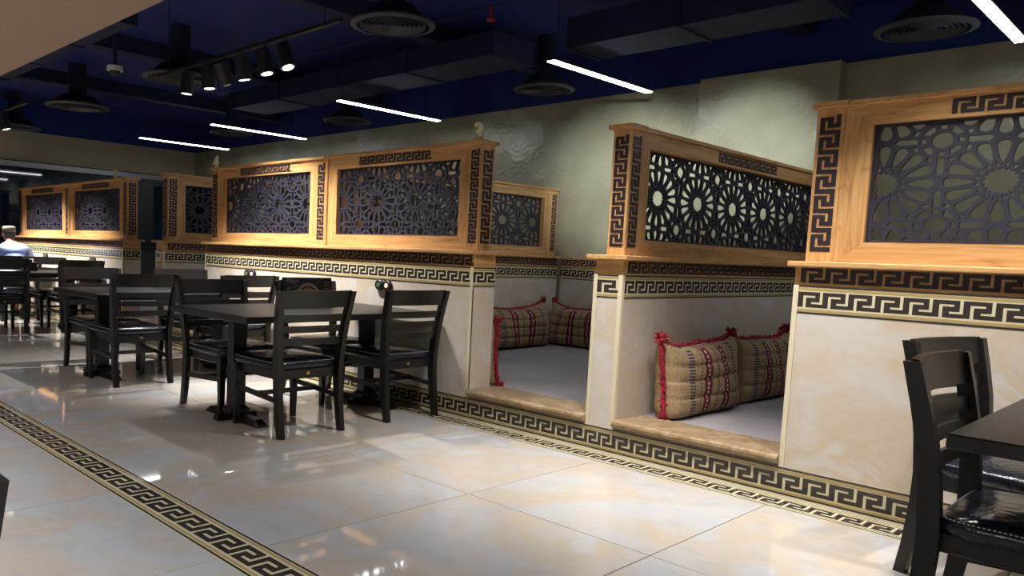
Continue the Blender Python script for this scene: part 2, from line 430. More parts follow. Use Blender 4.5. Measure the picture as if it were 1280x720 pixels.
win2 = struct('window_2', None, None, (XEND, DB, 0))
obj('pane', MB().box(XEND+.01, -11.75, DB-.016, DB-.004, ZL+.02, 2.47), 'glass', win2)
obj('head_rail', MB().box(XEND+.06, -11.7, DB-.05, DB-.002, 2.47, 2.56), 'silver', win2)
obj('side_rail', MB().box(-11.75, -11.7, DB-.05, DB-.002, ZL+.02, 2.47), 'silver', win2)

# ------------------------------------------------------------------ booth walls
def tile_face(parent, kind, base, u0, u1, trimL=True, trimR=True, joints=1, zlow=None, skirt=True):
    """clad a low wall face: skirting, marble, cream key band"""
    P = plane(kind, base); tw = .026
    a = u0+(tw if trimL else 0); b = u1-(tw if trimR else 0)
    z0 = ZB if zlow is None else zlow
    seg = (b-a)/joints
    for k in range(joints):
        mb = MB(); slab(mb, P, a+k*seg+.0008, a+(k+1)*seg-.0008, z0+.001, ZCB-.001, -.012, 0); obj('marble_tile', mb, 'marble', parent)
    # cream band
    H = ZCT-ZCB; nb = max(1, round((b-a)/.62)); sg = (b-a)/nb
    for k in range(nb):
        mb = MB(); slab(mb, P, a+k*sg+.0006, a+(k+1)*sg-.0006, ZCB, ZCT, -.012, .001); obj('border_tile', mb, 'cream', parent)
    mb = MB(); slab(mb, P, a, b, ZCB, ZCB+.008, .001, .0018); slab(mb, P, a, b, ZCT-.009, ZCT, .001, .0018)
    meander(mb, P, a, b, ZCB+.033, ZCT-.033, .0018); obj('border_meander', mb, 'ink', parent)
    mb = MB(); slab(mb, P, a, b, ZCB+.010, ZCB+.024, .001, .0016); slab(mb, P, a, b, ZCT-.026, ZCT-.012, .001, .0016); obj('border_stripe', mb, 'tan', parent)
    if trimL: mb = MB(); slab(mb, P, u0, u0+tw, z0, ZCT, -.012, .003); obj('corner_trim', mb, 'trim', parent)
    if trimR: mb = MB(); slab(mb, P, u1-tw, u1, z0, ZCT, -.012, .003); obj('corner_trim', mb, 'trim', parent)
def skirting(parent, kind, base, u0, u1):
    P = plane(kind, base); n = max(1, round((u1-u0)/1.0)); sg = (u1-u0)/n
    for k in range(n):
        mb = MB(); slab(mb, P, u0+k*sg+.0006, u0+(k+1)*sg-.0006, 0, ZB, -.012, .004); obj('skirting_tile', mb, 'cream', parent)
    mb = MB(); slab(mb, P, u0, u1, ZB-.010, ZB, .004, .005); slab(mb, P, u0, u1, 0, .010, .004, .005)
    meander(mb, P, u0, u1, .031, ZB-.033, .005); obj('skirting_meander', mb, 'ink', parent)
    mb = MB(); slab(mb, P, u0, u1, .012, .024, .004, .0048); slab(mb, P, u0, u1, ZB-.028, ZB-.013, .004, .0048); obj('skirting_stripe', mb, 'tan', parent)
def wood_frieze(parent, kind, base, u0, u1, ends=.03):
    P = plane(kind, base); ax = 'oak_x' if kind in ('front', 'back') else 'oak_y'
    mb = MB(); slab(mb, P, u0, u1, ZCT, ZWT, -.02, 0); obj('frieze_board', mb, ax, parent)
    if u1-u0 > .3:
        mb = MB(); meander(mb, P, u0+ends, u1-ends*.3, ZCT+.014, ZWT-.006, .003); obj('frieze_meander', mb, 'key', parent)
def screen_vmeander(parent, P, u0, u1, z0=1.30, z1=1.995):
    mb = MB(); meander(mb, P, u0, u1, z0, z1, .003, vertical=True); obj('post_meander', mb, 'key', parent)
def miter_frame(parent, kind, base, depth, u0, u1, l0, l1):
    """stiles u0-l0, l1-u1 and rails mitred, in front plane base, thickness depth"""
    P = plane(kind, base); ax = 'oak_x' if kind in ('front', 'back') else 'oak_y'
    za, zb, zc, zd = ZL, ZLB, ZLT, ZRT; g = .0006
    mh = (l0-u0)
    def prism(name, pts, mat):
        n_ = len(pts); mb = MB()
        mb.v = [P(a, b, 0) for a, b in pts]+[P(a, b, -depth) for a, b in pts]
        mb.f = [tuple(range(n_)), tuple(range(n_, 2*n_))[::-1]]+[(i, (i+1) % n_, n_+(i+1) % n_, n_+i) for i in range(n_)]
        obj(name, mb, mat, parent)
    prism('stile', [(u0, za), (l0-g, zb), (l0-g, zc), (u0, zd)], 'oak_z')
    prism('stile', [(u1, za), (u1, zd), (l1+g, zc), (l1+g, zb)], 'oak_z')
    prism('rail', [(u0+g, za), (u1-g, za), (l1, zb-g), (l0, zb-g)], ax)
    prism('rail', [(l0, zc+g), (l1, zc+g), (u1-g, zd), (u0+g, zd)], ax)
NLAT = [0]
def half_wall(x0, x1, lab_wall, lab_scr, xpost=None, low_ext=0, mids=None):
    """front low wall with two lattice panels on it; x0..x1 on the wall face"""
    wl = thing('booth_wall', lab_wall, 'low wall', (x0, 0, 0))
    xa = x0-low_ext
    obj('wall_core', MB().box(xa+.011, x1-.011, .011, T-.011, 0, ZCT), 'grout', wl)
    tile_face(wl, 'front', 0, xa, x1, trimL=low_ext == 0, joints=3)
    skirting(wl, 'front', 0, xa, x1)
    tile_face(wl, 'right', x1, 0, T, trimL=False, trimR=False); 
    if low_ext == 0: tile_face(wl, 'left', x0, 0, T, trimL=False, trimR=False)
    tile_face(wl, 'back', T, xa, x1, False, False, 3, ZF)
    # wooden screen
    sc = thing('lattice_screen', lab_scr, 'screen', (x0, 0, ZCT))
    wood_frieze(sc, 'front', .004, xa, x1); wood_frieze(sc, 'back', T-.004, xa, x1)
    mb = MB().box(x1-.02, x1-.004, .024, T-.024, ZCT, ZWT); obj('frieze_board', mb, 'oak_y', sc)
    if low_ext == 0: mb = MB().box(x0+.004, x0+.02, .024, T-.024, ZCT, ZWT); obj('frieze_board', mb, 'oak_y', sc)
    mb = MB().cbox(xa-.028, x1+.028, -.042, T+.042, ZWT, ZL, .004); obj('ledge', mb, 'oak_x', sc)
    s = (x1-x0)/4.058
    p0, p0r = x0+.021, x0+.156; l0a, l1a = x0+.2895, x0+(1.869)*s
    q0, q1, q2 = x0+1.955*s, x0+2.112*s, x0+2.155*s       # mid meander stile, moulding, right frame start
    l0b, l1b = x0+2.285*s, x0+3.811*s; p1l, p1 = x1-.149, x1-.032
    Pf = plane('front', YS); th = YE-YS
    for a, b, rr in ((p0, p0r, 0), (p1l, p1, 1)):
        po = obj('post', MB().cbox(a, b, YS-.004, YE+.004, ZL, ZRT, .002), 'oak_z', sc)
        screen_vmeander(po, plane('front', YS-.004), a+.018, b-.018)
        screen_vmeander(po, plane('right' if rr else 'left', b if rr else a), YS+.022, YE-.018)
        obj('post_cap', MB().cbox(a-.02, b+.02, YS-.034, YE+.034, ZRT, ZCAP+.002, .002), 'oak_x', sc)
    miter_frame(sc, 'front', YS, th, p0r+.0005, q1-.0005, l0a, l1a)
    miter_frame(sc, 'front', YS, th, q2+.0005, p1l-.0005, l0b, l1b)
    mb = MB(); meander(mb, Pf, q1-.118, q1-.018, 1.30, 1.995, .003, vertical=True); obj('stile_meander', mb, 'key', sc)
    obj('centre_moulding', MB().cbox(q1, q2, YS-.014, YE+.014, ZL, ZCAP, .003), 'oak_z', sc)
    obj('cap', MB().cbox(p0r+.021, q1-.001, YS-.024, YE+.024, ZRT, ZCAP-.002, .002), 'oak_x', sc)
    obj('cap', MB().cbox(q2+.001, p1l-.021, YS-.024, YE+.024, ZRT, ZCAP-.002, .002), 'oak_x', sc)
    for (l0, l1, ms) in ((l0a, l1a, .205), (l0b, l1b, .205)):
        Lw = l1-l0; pu = .482*s
        mb = lattice(Lw, ZLT-ZLB, pu, .394, .05, 1.637-ZLB, .018, Pf, l0, ZLB, -.046)
        obj('lattice_panel', mb, 'lattice', sc)
        mb = MB(); meander(mb, Pf, l0+ms*Lw, l0+(ms+.585)*Lw, ZLT+.018, ZRT-.012, .003); obj('rail_meander', mb, 'key', sc)
    return sc
half_wall(W2A, W2B, 'marble-clad low booth wall beside the black chairs on the brown table corner by the widest opening',
          'oak screen with large charcoal rosette lattice above the wall nearest the half-seen table')
half_wall(W2A-PER, -2.1714, 'marble-clad low booth wall behind the table with the menu card',
          'oak lattice screen carrying gold numerals three and four at its two ends')
half_wall(-13.0, -8.458, 'marble-clad low booth wall behind the seated person in blue',
          'oak lattice screen carrying gold number five, in front of the dark window', low_ext=.48)

def partition(x0, x1, lab_wall, lab_scr, front=True):
    """wall running in depth between two nooks"""
    y0 = 0 if front else T+.001; y1 = DB-.02 if x0 < -1.2 else 3.445
    wl = thing('partition_wall', lab_wall, 'low wall', (x0, y0, 0))
    obj('wall_core', MB().box(x0+.011, x1-.011, y0+.011, y1, 0, ZCT), 'grout', wl)
    if front:
        tile_face(wl, 'front', 0, x0, x1); skirting(wl, 'front', 0, x0-.0, x1)
    for kd, bs in (('right', x1), ('left', x0)): tile_face(wl, kd, bs, y0+(.0 if front else 0), y1, front, False, 4, ZF)
    sc = thing('partition_screen', lab_scr, 'screen', (x0, y0, ZCT))
    if front: obj('frieze_board', MB().box(x0+.004, x1-.004, y0+.004, y0+.03, ZCT, ZWT), 'oak_x', sc)
    wood_frieze(sc, 'right', x1-.004, y0+.03, y1); wood_frieze(sc, 'left', x0+.004, y0+.03, y1)
    yl = y0-.042 if front else y0+.043
    obj('ledge', MB().cbox(x0-.042, x1+.042, yl, y1, ZWT, ZL, .004), 'oak_y', sc)
    u0, u1 = x0+.036, x1-.042
    ya = YS if front else T+.05; yb = y1-.012
    for a, b in ((ya, ya+.1385), (yb-.13, yb)):
        po = obj('post', MB().cbox(u0, u1, a, b, ZL, ZRT, .002), 'oak_z', sc)
        screen_vmeander(po, plane('right', u1), a+.024, b-.02); screen_vmeander(po, plane('left', u0), a+.024, b-.02)
        if a == ya and front: screen_vmeander(po, plane('front', a), u0+.018, u1-.018)
        obj('post_cap', MB().cbox(u0-.024, u1+.024, a-.03, b+.012, ZRT, ZCAP+.002, .002), 'oak_y', sc)
    f0, f1 = ya+.139, yb-.1305; l0, l1 = f0+.095, f1-.12
    miter_frame(sc, 'right', u1-.002, u1-u0-.004, f0, f1, l0, l1)
    obj('cap', MB().cbox(u0-.014, u1+.014, ya+.152, yb-.162, ZRT, ZCAP-.002, .002), 'oak_y', sc)
    Pr = plane('right', u1-.002)
    cu = .527-l0 if front else 3.182-l0
    mb = lattice(l1-l0, ZLT-ZLB, .547, .394, cu, 1.637-ZLB, .018, Pr, l0, ZLB, -.070); obj('lattice_panel', mb, 'lattice', sc)
    c_ = 1.72
    mb = MB(); meander(mb, Pr, c_-.5, c_+.5, ZLT+.018, ZRT-.012, .003); obj('rail_meander', mb, 'key', sc)
    mb = MB(); meander(mb, plane('left', u0+.002), c_-.5, c_+.5, ZLT+.018, ZRT-.012, .003); obj('rail_meander', mb, 'key', sc)
partition(-1.1199, -.9129, 'narrow marble-clad partition between the two cushioned openings', 'oak partition screen with a post at the aisle between the two cushioned openings')
partition(-4.30, -4.096, 'marble-clad partition meeting the middle of the wall behind the menu-card table', 'oak partition screen inside the booth behind gold number three', False)
partition(-7.480, -7.270, 'narrow marble-clad partition with a small printed notice on its end', 'oak partition screen with an aisle post in front of the dark window')

# nook floors, sills, back wainscot
nooks = [(-.9129, 2.0), (-4.096, -1.1199), (-7.27, -4.30), (-13.45, -7.48)]
openings = [(-.9129, W2A), (-2.1714, -1.1199), (-7.27, W2A-PER), (-8.458, -7.48)]
for k, (a, b) in enumerate(nooks):
    yb = DB-.02
    obs_ = [o_ for o_ in openings if o_[0] >= a-.01 and o_[1] <= b+.01]
    mb = MB().box(a+.001, b-.001, T+.003, yb-.003, .02, ZF)
    o = obj('carpeted_platform', mb, 'carpet')
    tag(o, ['grey carpeted floor of the opening with the front row of bright striped cushions', 'grey carpeted floor of the shaded booth under gold number three',
            'grey carpeted floor of the booth under gold number four', 'grey carpeted floor of the booth under gold number five',
            ][k], 'platform')
    wb = thing('wainscot', ['marble wainscot with black key borders behind the bright striped cushions', 'marble wainscot with black key borders in the shaded cushioned booth',
            'marble wainscot at the back of the booth under gold number four', 'marble wainscot at the back of the booth under gold number five',
            ][k], 'wall panel', (a, yb, 0))
    pil = yb if k else yb
    tile_face(wb, 'front', DB-.17 if False else yb, a+.05, b-.05, False, False, 2, ZF)
    P = plane('front', yb); mb = MB(); slab(mb, P, a+.05, b-.05, ZCT, ZWT, -.012, .002); obj('frieze_board', mb, 'oak_x', wb)
    mb = MB(); meander(mb, P, a+.06, b-.06, ZCT+.014, ZWT-.006, .005); obj('frieze_meander', mb, 'key', wb)
    mb = MB(); slab(mb, P, a+.05, b-.05, ZWT, ZL-.01, -.012, .012); obj('ledge', mb, 'oak_x', wb)
for k, (a, b) in enumerate(openings):
    st = thing('sill_step', ['travertine sill step before the bright striped cushions', 'travertine sill step of the shaded booth under gold number three',
               'travertine sill step of the opening under gold number four', 'travertine sill step of the opening under gold number five'][k], 'step', (a, 0, 0))
    obj('riser', MB().box(a+.001, b-.001, .006, T+.002, 0, .165), 'sill', st)
    skirting(st, 'front', .001, a+.001, b-.001)
    mb = MB(); y1 = T+.002 if False else .2425
    prof = [(.0, .166), (-.018, .168), (-.028, .177), (-.031, .190), (-.027, .203), (-.014, .212), (.0, .2145), (.30, .2145), (.30, .206), (T+.002, .206), (T+.002, .166)]
    n_ = len(prof); mb.v = [(a+.002, y, z) for y, z in prof]+[(b-.002, y, z) for y, z in prof]
    mb.f = [tuple(range(n_)), tuple(range(n_, 2*n_))[::-1]]+[(i, (i+1) % n_, n_+(i+1) % n_, n_+i) for i in range(n_)]
    obj('tread', mb, 'sill', st)

# ------------------------------------------------------------------ gold numbers on the posts
def number(ch, x, label, h=.125):
    cu = bpy.data.curves.new('number_text', 'FONT'); cu.body = ch; cu.size = h*1.42; cu.extrude = .011; cu.offset = .0035; cu.bevel_depth = .0015; cu.resolution_u = 8; cu.align_x = 'CENTER'
    tmp = bpy.data.objects.new('tmp', cu); COL.objects.link(tmp); bpy.context.view_layer.update()
    me = bpy.data.meshes.new_from_object(tmp.evaluated_get(bpy.context.evaluated_depsgraph_get())); bpy.data.objects.remove(tmp)
    R = Matrix.Rotation(math.pi/2, 4, 'X'); me.transform(R)
    zmin = min(v.co.z for v in me.vertices)
    for v in me.vertices: v.co.z -= zmin
    for v in me.vertices: v.co.x *= 1.08
    me.materials.clear(); me.materials.append(M['gold'])
    o = bpy.data.objects.new('booth_number', me); COL.objects.link(o); o.location = (x, .10, ZCAP+.001); return tag(o, label, 'number sign')
number('3', -2.275, 'gold standing number three on an oak screen post')
number('4', -6.205, 'gold standing number four on an oak screen post')
number('5', -8.95, 'gold standing number five on an oak screen cap')

# ------------------------------------------------------------------ chair and table
def make_chair():
    r = thing('dining_chair', '', 'chair')
    path = [(-.285, 0), (-.262, .12), (-.242, .28), (-.236, .42), (-.244, .56), (-.260, .70), (-.284, .82), (-.312, .94)]
    def px(z):
        for (a, b), (c_, d) in zip(path, path[1:]):
            if b <= z <= d: return a+(c_-a)*(z-b)/(d-b)
        return path[-1][0]
    for s in (1, -1):
        secs = []
        for i, (x, z) in enumerate(path):
            hw = .019; hd = [.021, .025, .029, .031, .030, .028, .026, .024][i]; y = s*(.238+max(0, z-.45)*.085)
            secs.append([(x-hd, y-hw, z), (x+hd, y-hw, z), (x+hd, y+hw, z), (x-hd, y+hw, z)])
        obj('rear_leg', MB().sweep(secs), 'black', r)
        secs = []
        for z, h in ((0, .016), (.25, .021), (.42, .025)):
            x = .275; y = s*.232; secs.append([(x-h, y-h, z), (x+h, y-h, z), (x+h, y+h, z), (x-h, y+h, z)])
        obj('front_leg', MB().sweep(secs), 'black', r)
        obj('stretcher', MB().sweep([[(x, s*.235-.009, z-.016), (x, s*.235+.009, z-.016), (x, s*.235+.009, z+.016), (x, s*.235-.009, z+.016)] for x, z in ((-.225, .235), (.262, .262))]), 'black', r)
    def rail(name, z0, z1, thick, bow):
        secs = []
        for k in range(13):
            q = -1+2*k/12; y = q*(.228+max(0, (z0+z1)/2-.45)*.085); b = -bow*(1-q*q)
            f = lambda z: px(z)+b
            secs.append([(f(z0)-thick/2, y, z0), (f(z0)+thick/2, y, z0), (f(z1)+thick/2, y, z1), (f(z1)-thick/2, y, z1)])
        obj(name, MB().sweep(secs), 'black', r)
    rail('top_rail', .835, .945, .022, .030)
    for z0, z1 in ((.742, .790), (.672, .716), (.590, .636)): rail('slat', z0, z1, .014, .026)
    obj('seat_frame', MB().cbox(-.225, .285, -.222, .222, .365, .428, .004), 'black', r)
    obj('stretcher', MB().box(.0, .022, -.23, .23, .235, .265), 'black', r)
    # cushion
    mb = MB(); nx, ny = 12, 12
    def sup(q, e): return math.copysign(abs(q)**e, q)
    rings = []
    for z, k in ((.428, .95), (.437, 1.0), (.455, 1.02), (.472, 1.0), (.486, .94), (.497, .78), (.505, .5), (.508, .2)):
        ring = []
        for i in range(28):
            a = 2*math.pi*i/28; ring.append((.048+.276*k*sup(math.cos(a), .28), .262*k*sup(math.sin(a), .28), z))
        rings.append(ring)
    mb.sweep(rings); cs = obj('seat_cushion', mb, 'vinyl', r, True)
    mb = MB(); ring = [(.048+.276*.985*sup(math.cos(2*math.pi*i/28), .28), .262*.985*sup(math.sin(2*math.pi*i/28), .28), .4775) for i in range(29)]
    for a, b in zip(ring, ring[1:]):
        a, b = Vector(a), Vector(b); n_ = max(1, int((b-a).length/.012))
        for k in range(n_):
            p, q = a.lerp(b, (k+.15)/n_), a.lerp(b, (k+.75)/n_); mb.tube([p, q], .0014, 4)
    st = obj('stitching', mb, 'paper', cs); 
    bd = obj('badge', MB().sweep([[(x, .014*math.cos(2*math.pi*i/12), .40+.011*math.sin(2*math.pi*i/12)) for i in range(12)] for x in (-.2265, -.230)]), 'brass', r)
    return r
chair0 = make_chair(); used = [False]
CH = 'black ladder-back dining chairs'
def chair(x, y, rz, label):
    o = copy_tree(chair0) if used[0] else chair0; used[0] = True
    o.location = (x, y, 0); o.rotation_euler = (0, 0, rz); tag(o, label, 'chair', CH); return o
def make_table():
    r = thing('dining_table', '', 'table')
    obj('table_top', MB().cbox(-.525, .525, -.83, .83, .722, .765, .004), 'black', r)
    obj('apron', MB().box(-.06, .06, -.66, .66, .68, .722), 'black', r)
    for y in (-.585, .585):
        secs = [[(-.042*k, y-.05*k, z), (.042*k, y-.05*k, z), (.042*k, y+.05*k, z), (-.042*k, y+.05*k, z)] for z, k in ((.05, 1.5), (.075, 1.45), (.10, 1.0), (.70, 1.0), (.722, 1.6))]
        obj('column', MB().sweep(secs), 'black', r)
        secs = [[(x, y-.045, 0), (x, y+.045, 0), (x, y+.03, z), (x, y-.03, z)] for x, z in ((-.345, .022), (-.30, .045), (-.06, .056), (.06, .056), (.30, .045), (.345, .022))]
        obj('foot', MB().sweep(secs), 'black', r)
        obj('foot', MB().cbox(-.03, .03, y-.16, y+.16, .0, .04, .008), 'black', r)
    return r
table0 = make_table(); usedt = [False]
def table(x, y, label):
    o = copy_tree(table0) if usedt[0] else table0; usedt[0] = True
    o.location = (x, y, 0); return tag(o, label, 'table', 'black pedestal dining tables')
PI = math.pi
table(-3.04, -.862, 'black pedestal table holding the standing menu card')
chair(-2.630, -1.29, PI, 'black ladder-back chair at the menu-card table, aisle end, nearer the number three post')
chair(-2.65, -.385, PI, 'black ladder-back chair at the menu-card table, wall end, nearer the number three post')
chair(-3.425, -1.27, 0, 'black ladder-back chair at the menu-card table, aisle end, nearer the bare table')
chair(-3.425, -.39, 0, 'black ladder-back chair at the menu-card table, wall end, nearer the bare table')
table(-5.27, -.93, 'bare black pedestal table between the menu-card table and the far tables')
chair(-4.885, -1.42, PI, 'black ladder-back chair at the bare table, aisle end, facing away from the menu-card table')
chair(-4.885, -.42, PI, 'black ladder-back chair at the bare table, wall end, facing away from the menu-card table')
chair(-5.655, -1.36, 0, 'black ladder-back chair at the bare table, aisle end, facing the menu-card table')
chair(-5.66, -.42, 0, 'black ladder-back chair at the bare table, wall end, facing the menu-card table')
table(-9.57, -.87, 'black pedestal table with papers and a small dispenser, beside the seated person')
chair(-9.18, -1.30, PI, 'black ladder-back chair at the table with papers, aisle end, facing the seated person')
chair(-9.18, -.38, PI, 'black ladder-back chair at the table with papers, wall end, facing the dark window')
chair(-9.96, -1.32, 0, 'black ladder-back chair at the table with papers, aisle end, back to the seated person')
chair(-9.96, -.40, 0, 'black ladder-back chair at the table with papers, wall end, back to the seated person')
table(-11.56, -.87, 'black pedestal table that the person in blue sits at')
chair(-10.79, -.66, PI, 'black ladder-back chair the person in blue sits on')
table(1.805, -.88, 'black pedestal table corner beside the two chairs under the large rosette lattice').scale = (1.1, 1, 1)
chair(1.405, -1.28, 0, 'black ladder-back chair with glossy seat, aisle end, under the large rosette lattice')
chair(1.225, -.51, -.20, 'black ladder-back chair close to the marble wall under the large rosette lattice')
chair(.548, -4.314, PI, 'black ladder-back chair standing alone beyond the floor key border, only its back corner showing')

# menu card on the table
mc = thing('menu_card', 'black folded menu card with a plate of food printed on it', 'menu', (-3.12, -.80, .7655))
mx = -3.10
obj('card', MB().sweep([[(mx-.012, y, .7655), (mx+.0, y, .7655), (mx-.035, y, .992), (mx-.042, y, .992)] for y in (-1.02, -.575)]), 'card', mc)
obj('card_back', MB().sweep([[(mx-.095, y, .7655), (mx-.085, y, .7655), (mx-.038, y, .992), (mx-.044, y, .992)] for y in (-1.02, -.575)]), 'card', mc)
def on_card(y, z, e=.001): return (mx-.035*(z-.7655)/.2265+e, y, z)
mb = MB()
for i in range(28):
    a, b = 2*PI*i/28, 2*PI*(i+1)/28
    q = [on_card(-.80+.10*math.cos(t_), .87+.082*math.sin(t_)) for t_ in (a, b)]+[on_card(-.80+.075*math.cos(t_), .87+.06*math.sin(t_)) for t_ in (b, a)]
    mb.add(q, [(0, 1, 2, 3)])
obj('plate_print', mb, 'silver', mc)
mb = MB().add([on_card(-.80+.062*math.cos(2*PI*i/20), .87+.05*math.sin(2*PI*i/20), .0015) for i in range(20)], [tuple(range(20))]); obj('food_print', mb, 'food', mc)
mb = MB()
for k in range(9):
    y = -.985+.012*k; mb.add([on_card(y, .955), on_card(y+.005, .955), on_card(y+.005, .985 if k < 4 else .975), on_card(y, .985 if k < 4 else .975)], [(0, 1, 2, 3)])
for k in range(7):
    y = -.935+.026*(k % 2); z = .85+.016*k; mb.add([on_card(y, z), on_card(y+.02, z), on_card(y+.02, z+.005), on_card(y, z+.005)], [(0, 1, 2, 3)])
for k in range(6):
    y = -.655; z = .84+.022*k; mb.add([on_card(y, z), on_card(y+.05, z+.004), on_card(y+.05, z+.008), on_card(y, z+.004)], [(0, 1, 2, 3)])
obj('print_marks', mb, 'silver', mc)
obj('green_print', MB().add([on_card(-1.0, .90), on_card(-.955, .905), on_card(-.95, .925), on_card(-.985, .92)], [(0, 1, 2, 3)]), 'greenp', mc)
# papers and dispenser on the far table
p = thing('paper_sheets', 'white sheets with red print on the far table', 'paper', (-9.62, -1.28, .766))
obj('sheet', MB().box(-9.85, -9.52, -1.45, -1.22, .7655, .768), 'paper', p); obj('sheet', MB().box(-9.75, -9.45, -1.20, -1.0, .7655, .7675), 'paper', p)
obj('red_block', MB().box(-9.80, -9.60, -1.44, -1.36, .768, .7688), 'redprint', p)
d = thing('tissue_dispenser', 'black tissue dispenser with white tissue on the far table', 'dispenser', (-9.62, -.82, .7655))
obj('box', MB().cbox(-9.69, -9.55, -.90, -.72, .7655, .885, .006), 'rubber', d)
obj('tissue', MB().sweep([[(-9.66, -.86, .885), (-9.58, -.86, .885), (-9.58, -.77, .885), (-9.66, -.77, .885)], [(-9.64, -.88, .915), (-9.60, -.88, .92), (-9.60, -.76, .93), (-9.64, -.76, .925)]]), 'paper', d)
# folded white cloth over the chair beside the bare table: a sheet over the rail
# wall call buttons
for k, (x, lab) in enumerate(((-5.26, 'pair of round black wall buttons, left one by the bare table'), (-3.165, 'pair of round black wall buttons above the menu-card table'),
                              (-11.44, 'pair of round black wall buttons behind the seated person'), (-9.47, 'pair of round black wall buttons above the table with papers'))):
    if k == 0: lab = 'pair of round black wall buttons above the bare table'
    s_ = thing('wall_button', lab, 'wall button', (x, -.004, .935), 'wall buttons')
    for q, dx in enumerate((-.05, .05)):
        mb = MB().sweep([[(x+dx+r_*1.15*math.cos(2*PI*i/20), y, .935+r_*math.sin(2*PI*i/20)) for i in range(20)] for y, r_ in ((-.001, .044), (-.022, .044), (-.028, .038))])
        b = obj('button', mb, 'rubber', s_)
        mb = MB().sweep([[(x+dx+r_*1.1*math.cos(2*PI*i/14), y, .935+r_*math.sin(2*PI*i/14)) for i in range(14)] for y, r_ in ((-.028, .02), (-.031, .018))])
        obj('button_face', mb, 'amber' if q and k < 2 else 'greenp', b)
# notice on the partition end
nt = thing('notice', 'small white printed notice with a yellow strip on the partition end', 'sign', (-7.45, -.003, 1.05))
obj('sheet', MB().box(-7.462, -7.32, -.006, -.0032, .985, 1.115), 'paper', nt)
obj('yellow_strip', MB().box(-7.455, -7.33, -.0068, -.006, .995, 1.022), 'yellow', nt)
mb = MB().box(-7.44, -7.425, -.0068, -.006, 1.035, 1.085).box(-7.425, -7.40, -.0068, -.006, 1.07, 1.085).box(-7.425, -7.40, -.0068, -.006, 1.05, 1.06).box(-7.40, -7.388, -.0068, -.006, 1.05, 1.085).box(-7.365, -7.35, -.0068, -.006, 1.035, 1.085)
obj('lettering', mb, 'ink', nt)

# ------------------------------------------------------------------ cushions
def cushion(x0, x1, y0, y1, rz_dir, label, h=.47, seed=0, lean=.05):
    """rz_dir: 'x+' cushion runs along Y and faces +X ; 'y+' runs along X, faces +Y ; 'y-' runs along X, faces -Y"""
    rnd = random.Random(seed)
    Wd = (y1-y0) if rz_dir == 'x+' else (x1-x0); Dp = (x1-x0) if rz_dir == 'x+' else (y1-y0)
    c = ((x0+x1)/2, (y0+y1)/2, ZF+.012 if False else ZF)
    r = thing('floor_cushion', label, 'cushion', c, 'striped woven floor cushions')
    r.rotation_euler = (0, 0, {'x+': PI/2, 'y+': PI, 'y-': 0}[rz_dir])
    nu, nv = 30, 34; mb = MB(); sag = [rnd.uniform(-.02, .02) for _ in range(6)]
    def shape(u, v, side):
        # u,v in -1..1 ; side +-1
        ex = (1-abs(u)**3.2)*(1-abs(v)**3.6); tk = max(0, ex)**.33*Dp/2*(1-sum(.10*math.exp(-((v-c_)/.045)**2) for c_ in (-.42, .06, .5)))
        pin = 1-.05*(1-u*u)*abs(v)**4-0
        x = u*Wd/2*(1-.045*(1-v*v)); z = h/2+v*h/2*(1-.10*(1-abs(u)**2.5)*(1 if v > 0 else .25))
        z += .05*(abs(u)**5)*(max(0, v)**3)
        z += .012*math.sin(3*u+seed)*(v > 0)
        y = side*tk*(1+.10*math.sin(4*u+2*v+seed))
        return (x, y+lean*(v*.5), max(z, .002))
    V = {}
    for side in (1, -1):
        for i in range(nu+1):
            for j in range(nv+1):
                u, v = -1+2*i/nu, -1+2*j/nv
                edge = i in (0, nu) or j in (0, nv)
                key = (i, j, 0 if edge else side)
                if key not in V: V[key] = len(mb.v); mb.v.append(shape(u, v, side))
    for side in (1, -1):
        g = lambda i, j: V[(i, j, 0 if (i in (0, nu) or j in (0, nv)) else side)]
        for i in range(nu):
            for j in range(nv):
                q = (g(i, j), g(i+1, j), g(i+1, j+1), g(i, j+1)); mb.f.append(q if side < 0 else q[::-1])
    me = mesh_of('cover', mb, 'kilim', (0, 0, 0), True); cv = bpy.data.objects.new('cover', me); COL.objects.link(cv); cv.parent = r
    # fringe along the two ends and the top seam
    fm = MB(); path = []
    pts = [shape(-1, v, 1) for v in [-1+2*k/14 for k in range(15)]]+[shape(u, 1, 1) for u in [-1+2*k/24 for k in range(1, 24)]]+[shape(1, v, 1) for v in [1-2*k/14 for k in range(15)]]
    fm.tube(pts, .017, 7)
    for a, b in zip(pts, pts[1:]):
        a, b = Vector(a), Vector(b)
        for k in range(9):
            p_ = a.lerp(b, rnd.random()); d_ = Vector((rnd.uniform(-1, 1), rnd.uniform(-1, 1), rnd.uniform(-1, 1))).normalized()*rnd.uniform(.022, .036)
            e_ = p_+d_; e_.z = max(e_.z, .004); fm.tube([p_, e_], [.006, .003], 4)
    for q in (shape(-1, 1, 1), shape(1, 1, 1), shape(-1, -1, 1), shape(1, -1, 1)):
        q = Vector(q)
        for k in range(36):
            d_ = Vector((rnd.uniform(-1, 1), rnd.uniform(-1, 1), rnd.uniform(-.6, 1))).normalized()*rnd.uniform(.03, .055)
            e_ = q+d_; e_.z = max(e_.z, .004); fm.tube([q, e_], [.008, .004], 4)
    me = mesh_of('fringe', fm, 'fringe'); fr = bpy.data.objects.new('fringe', me); COL.objects.link(fr); fr.parent = r
    return r
cushion(-.905, -.63, .30, 1.27, 'x+', 'striped cushion with red fringe at the edge of the sill, bright opening', .485, 1)
cushion(-.905, -.66, 1.30, 2.26, 'x+', 'striped cushion leaning behind the front cushion in the bright opening', .475, 2)
cushion(-.905, -.66, 2.29, 3.22, 'x+', 'striped cushion deepest in the row along the bright partition', .47, 3)
